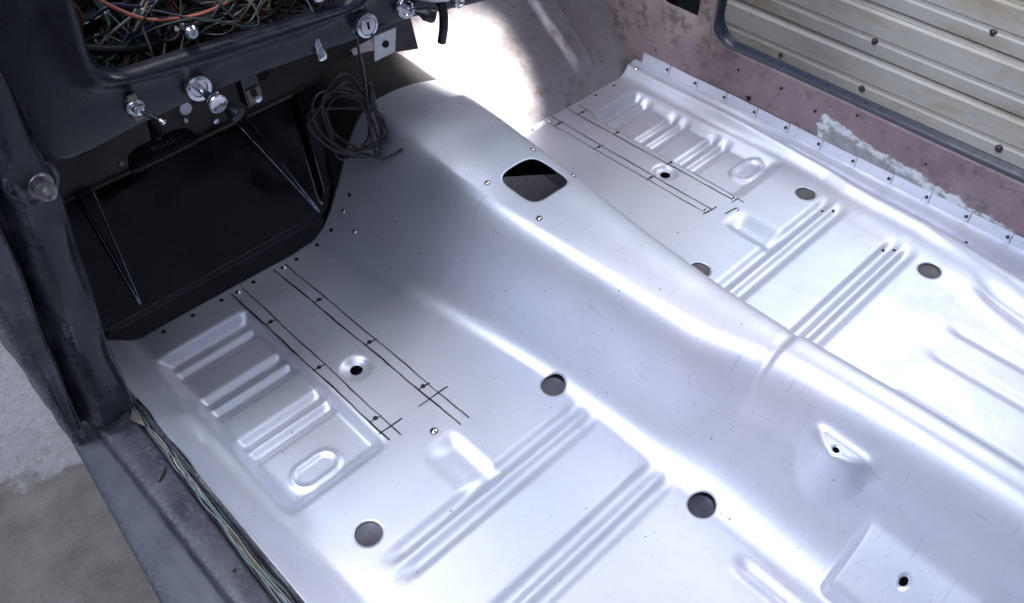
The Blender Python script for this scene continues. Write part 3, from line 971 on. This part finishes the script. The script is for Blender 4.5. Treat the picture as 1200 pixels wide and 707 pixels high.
XL, XR, ZT = -0.652, 0.66, 0.75
V, Fc = [], []
ds = [(-1, 0.934), (-0.5, 0.928), (0.0, 0.921), (0.006, 0.912), (0.014, 0.910), (0.022, 0.915), (0.030, 0.921), (0.045, 0.923)]
fr = [0.35, 0.6, 0.8, 0.92, 1.0]
ncol = len(ds) + len(fr) + 2
for p in loop:
    d = (p - cen)
    # hit the outer outline
    ts = []
    if d.x < 0:
        ts.append((XL - cen.x) / d.x)
    if d.x > 0:
        ts.append((XR - cen.x) / d.x)
    if d.y > 0:
        ts.append((ZT - cen.y) / d.y)
    if d.y < 0:
        lo, hi = 1.0, 12.0
        for _ in range(40):
            m_ = (lo + hi) / 2
            if cen.y + d.y * m_ > bottom_z(cen.x + d.x * m_):
                lo = m_
            else:
                hi = m_
        ts.append(lo)
    q = cen + d * min(ts)
    Lg = (q - p).length
    un = (q - p).normalized()
    for s, y in ds:
        if s < 0:
            V.append((p.x, y, p.y))
        else:
            e = p + un * min(s, Lg * 0.6 * s / 0.045)
            V.append((e.x, y, e.y))
    st = p + un * min(0.045, Lg * 0.6)
    for f_ in fr:
        e = st + (q - st) * f_
        V.append((e.x, 0.923 + 0.006 * f_ ** 2, e.y))
    V.append((q.x, 0.938, q.y - 0.003 if d.y < 0 else q.y))
    V.append((q.x, 0.965, q.y - 0.002 if d.y < 0 else q.y))
n = len(loop)
for i in range(n):
    for k in range(ncol - 1):
        a, b = i * ncol + k, ((i + 1) % n) * ncol + k
        Fc.append((a, a + 1, b + 1, b))
dp = mesh("dash_panel", V, Fc, BLACK, dash)
dp.modifiers.new("round", 'SUBSURF').render_levels = 1
# ragged bare edge and dark gap down the left end of the dash
gap = [(-0.645, 0.565), (-0.636, 0.61), (-0.628, 0.645), (-0.622, 0.69)]
tube("dash_end_gap", [(x - 0.001, 0.9295, z) for x, z in gap], 0.0026, HOLEB, dash, 8, 6)
tube("bare_edge_strip", [(x + 0.0022 + 0.0008 * math.sin(90 * z), 0.9275, z) for x, z in gap[:-1]], [0.0003 + 0.0006 * abs(math.sin(i * 0.75)) for i in range(13)], EDGE, dash, 6, 6)

KA = Vector((-0.05, -1, 0.05))      # the way the dash fittings point


def fitting(x, z, y=0.921):
    return Vector((x, y, z))


# ignition lock
o = fitting(-0.214, 0.514, 0.916)
ig = lathe("ignition_lock", o, KA, [(0.0185, -0.006), (0.0185, 0.003), (0.0165, 0.0075), (0.0135, 0.0085), (0.0125, 0.006), (0.0115, 0.006), (0.0110, 0.0095), (0.002, 0.0098)], CHROME, dash, 32)
x_, y_, a_ = frame_from(KA)
pr = o + a_ * 0.0098
up = Vector((0, 0.05, 1)).normalized()
rt = a_.cross(up).normalized()
prism("key_slot", [pr + rt * 0.0016 + up * 0.006, pr - rt * 0.0016 + up * 0.006, pr - rt * 0.0016 - up * 0.004, pr + rt * 0.0016 - up * 0.004], a_ * 0.0006, HOLEB, ig)
# headlight switch with pull knob
o = fitting(-0.462, 0.524, 0.918)
ls = lathe("light_switch", o, KA, [(0.0175, -0.004), (0.0175, 0.002), (0.0155, 0.005), (0.011, 0.0055), (0.0095, 0.003), (0.0048, 0.003), (0.0048, 0.042)], CHROME, dash, 28)
lathe("pull_knob", o + KA.normalized() * 0.040, KA, [(0.006, 0), (0.0085, 0.002), (0.0115, 0.010), (0.0115, 0.013), (0.0100, 0.0145), (0.004, 0.0125), (0.001, 0.0125)], CHROME, ls, 28)
# toggle switch
o = fitting(-0.540, 0.531, 0.920)
tg = lathe("toggle_switch", o, KA, [(0.0105, -0.003), (0.0105, 0.002), (0.0085, 0.004), (0.0065, 0.004), (0.0060, 0.011), (0.0040, 0.0125), (0.002, 0.0125)], CHROME, dash, 20)
tube("toggle_lever", [o + KA.normalized() * 0.010, o + Vector((0.008, -0.020, -0.006)), o + Vector((0.014, -0.030, -0.011))], [0.0020] * 8 + [0.0026] * 8 + [0.0032], PLASTIC, tg, 10)
lathe("lever_tip", o + Vector((0.014, -0.030, -0.011)), (0.5, -0.8, -0.4), [(0.0036, -0.002), (0.0036, 0.003), (0.001, 0.005)], CHROME, tg, 12)
for dz in (0.013, -0.012):
    prism("toggle_plate", [o + Vector((-0.006, 0.0, dz - 0.004)), o + Vector((0.006, 0, dz - 0.004)), o + Vector((0.005, 0, dz + 0.004)), o + Vector((-0.005, 0, dz + 0.004))], (0, -0.003, 0), TAN, tg)
# choke-type knob under the light switch
o = Vector((-0.438, 0.938, 0.494))
ck = lathe("black_pull_knob", o, (0.25, -0.85, -0.45), [(0.0055, -0.01), (0.0065, 0.002), (0.0045, 0.004), (0.0035, 0.018), (0.0075, 0.024), (0.0105, 0.036), (0.0105, 0.041), (0.008, 0.0435), (0.002, 0.0435)], PLASTIC, dash, 22)
lathe("knob_collar", o, (0.25, -0.85, -0.45), [(0.0075, -0.008), (0.0075, 0.003), (0.005, 0.005)], CHROME, ck, 18)
# wiper switch, black knob and a hanging hose at the right
o = fitting(-0.142, 0.512, 0.917)
wp = lathe("wiper_switch", o, KA, [(0.0165, -0.004), (0.0165, 0.002), (0.0145, 0.005), (0.010, 0.005), (0.0085, 0.003), (0.004, 0.003), (0.004, 0.020)], CHROME, dash, 26)
lathe("wiper_knob", o + KA.normalized() * 0.014, (0.75, -0.6, -0.3), [(0.004, 0), (0.005, 0.012), (0.0095, 0.018), (0.0105, 0.030), (0.008, 0.034), (0.002, 0.034)], PLASTIC, wp, 20)
ch = tube("hanging_hose", [(-0.10, 0.905, 0.520), (-0.096, 0.893, 0.505), (-0.098, 0.890, 0.478), (-0.101, 0.893, 0.452)], 0.0065, PLASTIC, dash, 12)
ca = tube("cable_end", [(-0.128, 0.905, 0.528), (-0.105, 0.890, 0.522), (-0.075, 0.885, 0.520), (-0.04, 0.89, 0.528), (0.0, 0.90, 0.530)], 0.0055, WHITE, dash, 10)
for i, (dx, dz, r) in enumerate(((0.0, 0.0, 0.0035), (0.006, 0.004, 0.003), (-0.004, 0.007, 0.003))):
    tube("cable_end", [(-0.110 + dx, 0.900, 0.535 + dz), (-0.092 + dx, 0.882, 0.525 + dz), (-0.082 + dx, 0.884, 0.508 + dz)], r, (PLASTIC, CHROME, PLASTIC)[i], dash, 8)
lathe("clear_clip", (-0.070, 0.886, 0.510), (0.3, -0.9, 0.2), [(0.012, -0.001), (0.013, 0.0), (0.012, 0.0015), (0.010, 0.0015), (0.010, -0.001)], CHROME, dash, 24)
# galvanised tab with a bolt hole and the dark plate behind it
prism("dark_support_plate", [(-0.178, 0.950, 0.486), (-0.112, 0.950, 0.480), (-0.082, 0.975, 0.400), (-0.150, 0.975, 0.418)], (0, 0.003, 0), FIRE, dash)
bk = prism("mounting_tab", [(-0.200, 0.918, 0.489), (-0.161, 0.918, 0.489), (-0.164, 0.922, 0.450), (-0.201, 0.922, 0.449)], (0, 0.002, 0), ZINC, dash, 0.0006)
lathe("tab_hole", (-0.181, 0.9195, 0.470), (0, -1, 0.1), [(0.0052, -0.001), (0.0052, 0.0014), (0.002, 0.0016)], HOLEB, bk, 18)
# bulb holder hanging under the dash lip
o = Vector((-0.285, 0.925, 0.502))
bh = lathe("bulb_socket", o, (0.02, -0.25, -1), [(0.004, -0.02), (0.0055, -0.015), (0.0055, 0.0), (0.0075, 0.004), (0.0075, 0.012), (0.006, 0.015), (0.003, 0.016)], CHROME, dash, 18)
tube("socket_lead", [o + Vector((0, 0.0, 0.018)), o + Vector((0.004, 0.0, 0.04)), o + Vector((0.0, 0.01, 0.07))], 0.0012, WIRES['grey'], bh, 6)
# relay block under the dash
rb = prism("relay_block", [(-0.381, 0.975, 0.476), (-0.356, 0.975, 0.476), (-0.350, 0.985, 0.424), (-0.375, 0.985, 0.422)], (0, 0.022, 0), PLASTIC, dash, 0.002)
prism("relay_label", [(-0.376, 0.979, 0.453), (-0.355, 0.979, 0.453), (-0.352, 0.984, 0.427), (-0.372, 0.984, 0.426)], (0, -0.0015, 0), TAN, rb)
lathe("relay_terminal", (-0.361, 0.981, 0.434), (0, -1, 0.1), [(0.005, 0), (0.005, 0.004), (0.002, 0.005)], CHROME, rb, 12)
prism("relay_slot", [(-0.370, 0.977, 0.451), (-0.362, 0.977, 0.451), (-0.361, 0.979, 0.441), (-0.369, 0.979, 0.441)], (0, -0.002, 0), HOLEB, rb)
# bolts and clips on the panel
lathe("dash_stud", (-0.445, 0.930, 0.585), KA, [(0.0085, -0.01), (0.0085, 0.001), (0.006, 0.004), (0.003, 0.004), (0.003, 0.0)], CHROME, dash, 18)
lathe("dash_hole", (-0.607, 0.924, 0.625), KA, [(0.0022, -0.002), (0.0022, 0.0012), (0.001, 0.0014)], HOLEB, dash, 10)
lathe("dash_bolt", (-0.268, 0.930, 0.566), KA, [(0.009, -0.01), (0.009, 0.001), (0.005, 0.004), (0.002, 0.004)], CHROME, dash, 16)

# small white, metal and black discs on the firewall
for x, z, r, m_ in ((-0.345, 0.258, 0.011, WHITE), (-0.352, 0.238, 0.0035, WHITE), (-0.30, 0.213, 0.006, CHROME), (-0.48, 0.215, 0.005, EDGE), (-0.19, 0.262, 0.014, HOLEB)):
    lathe("firewall_disc", (x, 1.290 + 0.1 * (z - 0.19), z), (0, -1, 0), [(r, -0.003), (r, 0.001), (r * 0.7, 0.002)], m_, body, 18)

# ------------------------------------------------------------------ brake pedal
ped = thing("brake_pedal", "black rubber brake pedal with raised BRAKE lettering under the dashboard", "pedal", (-0.455, 1.16, 0.30))
pc = Vector((-0.452, 1.160, 0.298))
pu = Vector((1, 0.0, 0.03)).normalized()
pn = Vector((0.0, -0.50, 0.86)).normalized()
pv = pn.cross(pu)
out = []
for t in np.linspace(0, 2 * math.pi, 36, endpoint=False):
    c, s = math.cos(t), math.sin(t)
    out.append(pc + pu * (0.054 * math.copysign(abs(c) ** 0.35, c) * (1 - 0.22 * s)) + pv * (0.0165 * math.copysign(abs(s) ** 0.5, s)))
prism("pedal_pad", out, pn * 0.012, RUBBER, ped, 0.003)
out2 = [pc + (p - pc) * 0.80 + pn * 0.0115 for p in out]
prism("pedal_rim", out2, pn * 0.0022, RUBBER, ped, 0.0008)
cu = bpy.data.curves.new("lettering", 'FONT')
cu.body = "BRAKE"
cu.size = 0.0120
cu.extrude = 0.0006
cu.align_x = 'CENTER'
cu.align_y = 'CENTER'
cu.space_character = 1.12
to = bpy.data.objects.new("tmp_text", cu)
col.objects.link(to)
dg = bpy.context.evaluated_depsgraph_get()
tm = bpy.data.meshes.new_from_object(to.evaluated_get(dg))
bpy.data.objects.remove(to)
tm.name = "lettering"
tm.materials.clear()
lo = link("lettering", tm, LETTER, ped)
o_ = pc + pn * 0.0142 + pu * 0.004
lo.matrix_basis = Matrix(((pu.x, pv.x, pn.x, o_.x), (pu.y, pv.y, pn.y, o_.y), (pu.z, pv.z, pn.z, o_.z), (0, 0, 0, 1)))
v, f = tube_data(spline([(-0.45, 1.165, 0.312), (-0.440, 1.185, 0.34), (-0.432, 1.19, 0.42), (-0.43, 1.17, 0.56)], 8), 0.009, 10)
mesh("pedal_arm", v, f, RUBBER, ped)

# ------------------------------------------------------------------ coiled cable hanging under the dash
coil = thing("cable_coil", "grey cable hanging in a loose coil beneath the dashboard", "cable", (-0.155, 1.06, 0.15))
pts = [(-0.185, 0.985, 0.475), (-0.178, 0.995, 0.43), (-0.165, 1.01, 0.385), (-0.152, 1.03, 0.335)]
ctr = Vector((-0.172, 1.065, 0.262))
e1 = Vector((0.80, -0.30, -0.52)).normalized()
e2 = Vector((0.35, 0.15, 0.92)).normalized()
rr_ = [(0.046, 0.066, 0.0, 0.006), (0.074, 0.036, 0.35, -0.004), (0.060, 0.052, -0.5, 0.004), (0.078, 0.040, 0.15, -0.014), (0.044, 0.056, 0.9, 0.006), (0.068, 0.044, -0.2, -0.008)]
ang = 1.2
for a, b, rot, off in rr_:
    f1 = e1 * math.cos(rot) + e2 * math.sin(rot)
    f2 = e2 * math.cos(rot) - e1 * math.sin(rot)
    for k in range(8):
        ang -= 2 * math.pi / 8
        w = ctr + e2 * off + f1 * (a * math.cos(ang - rot) + rng.normal() * 0.006) + f2 * (b * math.sin(ang - rot) + rng.normal() * 0.006) + Vector((rng.normal() * 0.004, rng.normal() * 0.009, 0))
        pts.append(tuple(w))
pts += [tuple(ctr + e1 * 0.06 - e2 * 0.045), tuple(ctr + e1 * 0.10 - e2 * 0.018 + Vector((0, -0.01, 0)))]
tube("coiled_lead", pts, 0.0023, CABLE, coil, 8, 7)
pts2 = [(-0.178, 0.995, 0.43)] + [tuple(ctr + e1 * (0.05 * math.cos(t) + 0.012) + e2 * (0.055 * math.sin(t) - 0.005) + Vector((0, 0.008 * math.sin(3 * t), 0))) for t in np.linspace(1.3, -7.5, 16)]
tube("coiled_lead", pts2, 0.0019, CABLE, coil, 8, 6)
tube("coil_wrap", [tuple(ctr + e1 * 0.030 + e2 * 0.075), tuple(ctr + e1 * 0.045 + e2 * 0.035)], 0.0062, CABLE, coil, 8, 4)

# ------------------------------------------------------------------ wiring inside the gauge opening
har = thing("wiring_harness", "tangled multicoloured old wires filling the empty gauge opening", "wiring", (-0.38, 1.03, 0.56))
names = ['black', 'grey', 'tan', 'black', 'brown', 'olive', 'green', 'black', 'grey', 'brown', 'black', 'blue', 'tan', 'black', 'red', 'black', 'brown']
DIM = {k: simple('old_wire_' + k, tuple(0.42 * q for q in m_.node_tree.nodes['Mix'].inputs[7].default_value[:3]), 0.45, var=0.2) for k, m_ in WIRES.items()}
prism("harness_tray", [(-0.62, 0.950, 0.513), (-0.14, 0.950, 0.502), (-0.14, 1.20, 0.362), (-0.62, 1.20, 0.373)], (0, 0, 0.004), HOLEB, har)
for i in range(150):
    k = names[i % len(names)]
    x0 = rng.uniform(-0.56, -0.25)
    L = rng.uniform(0.08, 0.26)
    y0 = rng.uniform(0.965, 1.10)
    z0 = 0.522 - 0.45 * (y0 - 0.965) + rng.uniform(0, 0.07)
    pts = []
    nseg = 6
    for j in range(nseg):
        t = j / (nseg - 1)
        pts.append((min(-0.16, max(-0.575, x0 + L * (t - 0.3) + rng.normal() * 0.018)), y0 + rng.normal() * 0.022, z0 + 0.030 * math.sin(math.pi * t) * rng.uniform(0.2, 1.5) + rng.normal() * 0.013))
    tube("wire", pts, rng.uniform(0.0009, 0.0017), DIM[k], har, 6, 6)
for pts in ([(-0.58, 0.985, 0.60), (-0.52, 0.98, 0.572), (-0.45, 0.985, 0.556), (-0.38, 0.99, 0.562), (-0.31, 1.0, 0.548), (-0.24, 1.0, 0.54)],
            [(-0.42, 1.05, 0.62), (-0.40, 1.0, 0.585), (-0.365, 0.985, 0.560), (-0.345, 0.98, 0.535)], [(-0.50, 1.08, 0.62), (-0.43, 1.02, 0.60), (-0.34, 1.0, 0.590), (-0.22, 1.0, 0.575)],
            [(-0.30, 1.05, 0.63), (-0.29, 1.0, 0.59), (-0.265, 0.98, 0.555), (-0.25, 0.975, 0.53)]):
    tube("taped_loom", pts, 0.0062, PLASTIC, har, 10, 8)
# the few wires that stand out
tube("wire", [(-0.535, 0.98, 0.655), (-0.508, 0.98, 0.622), (-0.475, 0.98, 0.594), (-0.435, 0.98, 0.580), (-0.395, 0.98, 0.575), (-0.345, 0.99, 0.575)], 0.0024, WIRES['salmon'], har, 8)
tube("wire", [(-0.555, 0.985, 0.548), (-0.550, 0.985, 0.568), (-0.520, 0.99, 0.585), (-0.480, 0.99, 0.600), (-0.450, 0.99, 0.622), (-0.410, 1.0, 0.630), (-0.37, 1.02, 0.615)], 0.0020, WIRES['grey'], har, 8)
tube("wire", [(-0.515, 0.985, 0.545), (-0.500, 0.985, 0.570), (-0.480, 0.985, 0.592), (-0.455, 0.99, 0.615)], 0.0022, WIRES['tan'], har, 8)
for q in range(4):
    bx = -0.525 + 0.017 * q
    tube("wire", [(bx, 0.985, 0.545), (bx + 0.004, 0.980, 0.566 + 0.006 * q), (bx + 0.028, 0.982, 0.583), (bx + 0.045, 0.99, 0.565 - 0.004 * q), (bx + 0.05, 0.99, 0.545)], 0.0021, WIRES['blue'], har, 8)
tube("wire", [(-0.535, 0.99, 0.610), (-0.505, 0.985, 0.620), (-0.475, 0.99, 0.606), (-0.440, 1.0, 0.600)], 0.0026, WIRES['blue'], har, 8)
tube("wire", [(-0.545, 1.0, 0.645), (-0.540, 0.99, 0.620), (-0.548, 0.99, 0.600)], 0.0020, WIRES['red'], har, 8)
tube("wire", [(-0.37, 1.0, 0.560), (-0.372, 0.99, 0.60), (-0.35, 0.995, 0.635), (-0.31, 1.0, 0.65)], 0.0020, WIRES['red'], har, 8)
for x, y, z, r, d in ((-0.488, 1.06, 0.615, 0.010, (0, -0.6, 0.8)), (-0.500, 1.03, 0.592, 0.004, (0, -0.6, 0.8)), (-0.463, 1.02, 0.588, 0.005, (0.3, -0.6, 0.8)), (-0.362, 1.03, 0.558, 0.012, (0.2, -0.6, 0.8)), (-0.430, 0.995, 0.558, 0.008, (-0.4, -0.6, 0.6)), (-0.30, 1.03, 0.572, 0.006, (0, -0.6, 0.8)), (-0.475, 1.05, 0.606, 0.003, (0, -.6, .8))):
    lathe("light_hole_disc", (x, y, z), d, [(r * 0.9, -0.012), (r, -0.002), (r, 0.001), (r * 0.7, 0.003)], WHITE, har, 16)  # white discs put in for light showing through holes in the firewall
for x, y, z in ((-0.45, 1.03, 0.575), (-0.40, 1.04, 0.572), (-0.33, 1.02, 0.566), (-0.29, 1.05, 0.575), (-0.52, 1.04, 0.578)):
    prism("plug_connector", [(x - 0.012, y - 0.008, z - 0.004), (x + 0.012, y - 0.010, z), (x + 0.013, y + 0.010, z + 0.003), (x - 0.011, y + 0.012, z)], (0.002, -0.003, 0.014), PLASTIC, har, 0.0015)

# ------------------------------------------------------------------ loom lying in the left sill channel
loom = thing("sill_wiring_loom", "thin bundle of coloured wires lying along the left door sill", "wiring", (-0.69, 0.7, 0.05))
for i, k in enumerate(('black', 'grey', 'teal', 'white', 'olive', 'grey', 'black', 'green', 'black')):
    pts = []
    for y in np.linspace(0.965, 0.40, 16):
        base = np.interp(y, [0.4, 0.62, 0.78, 0.88, 0.97], [-0.696, -0.693, -0.687, -0.685, -0.683])
        pts.append((base - 0.0052 + i * 0.0017 + rng.normal() * 0.0016, y, 0.0545 + 0.002 * (i % 3) + rng.normal() * 0.0009))
    tube("wire", pts, rng.uniform(0.0009, 0.0014), WIRES[k], loom, 6, 5)
prism("paper_tag", [(-0.700, 0.930, 0.0635), (-0.689, 0.944, 0.0655), (-0.686, 0.925, 0.0645), (-0.690, 0.905, 0.063)], (0, 0, 0.0006), TAN, loom)
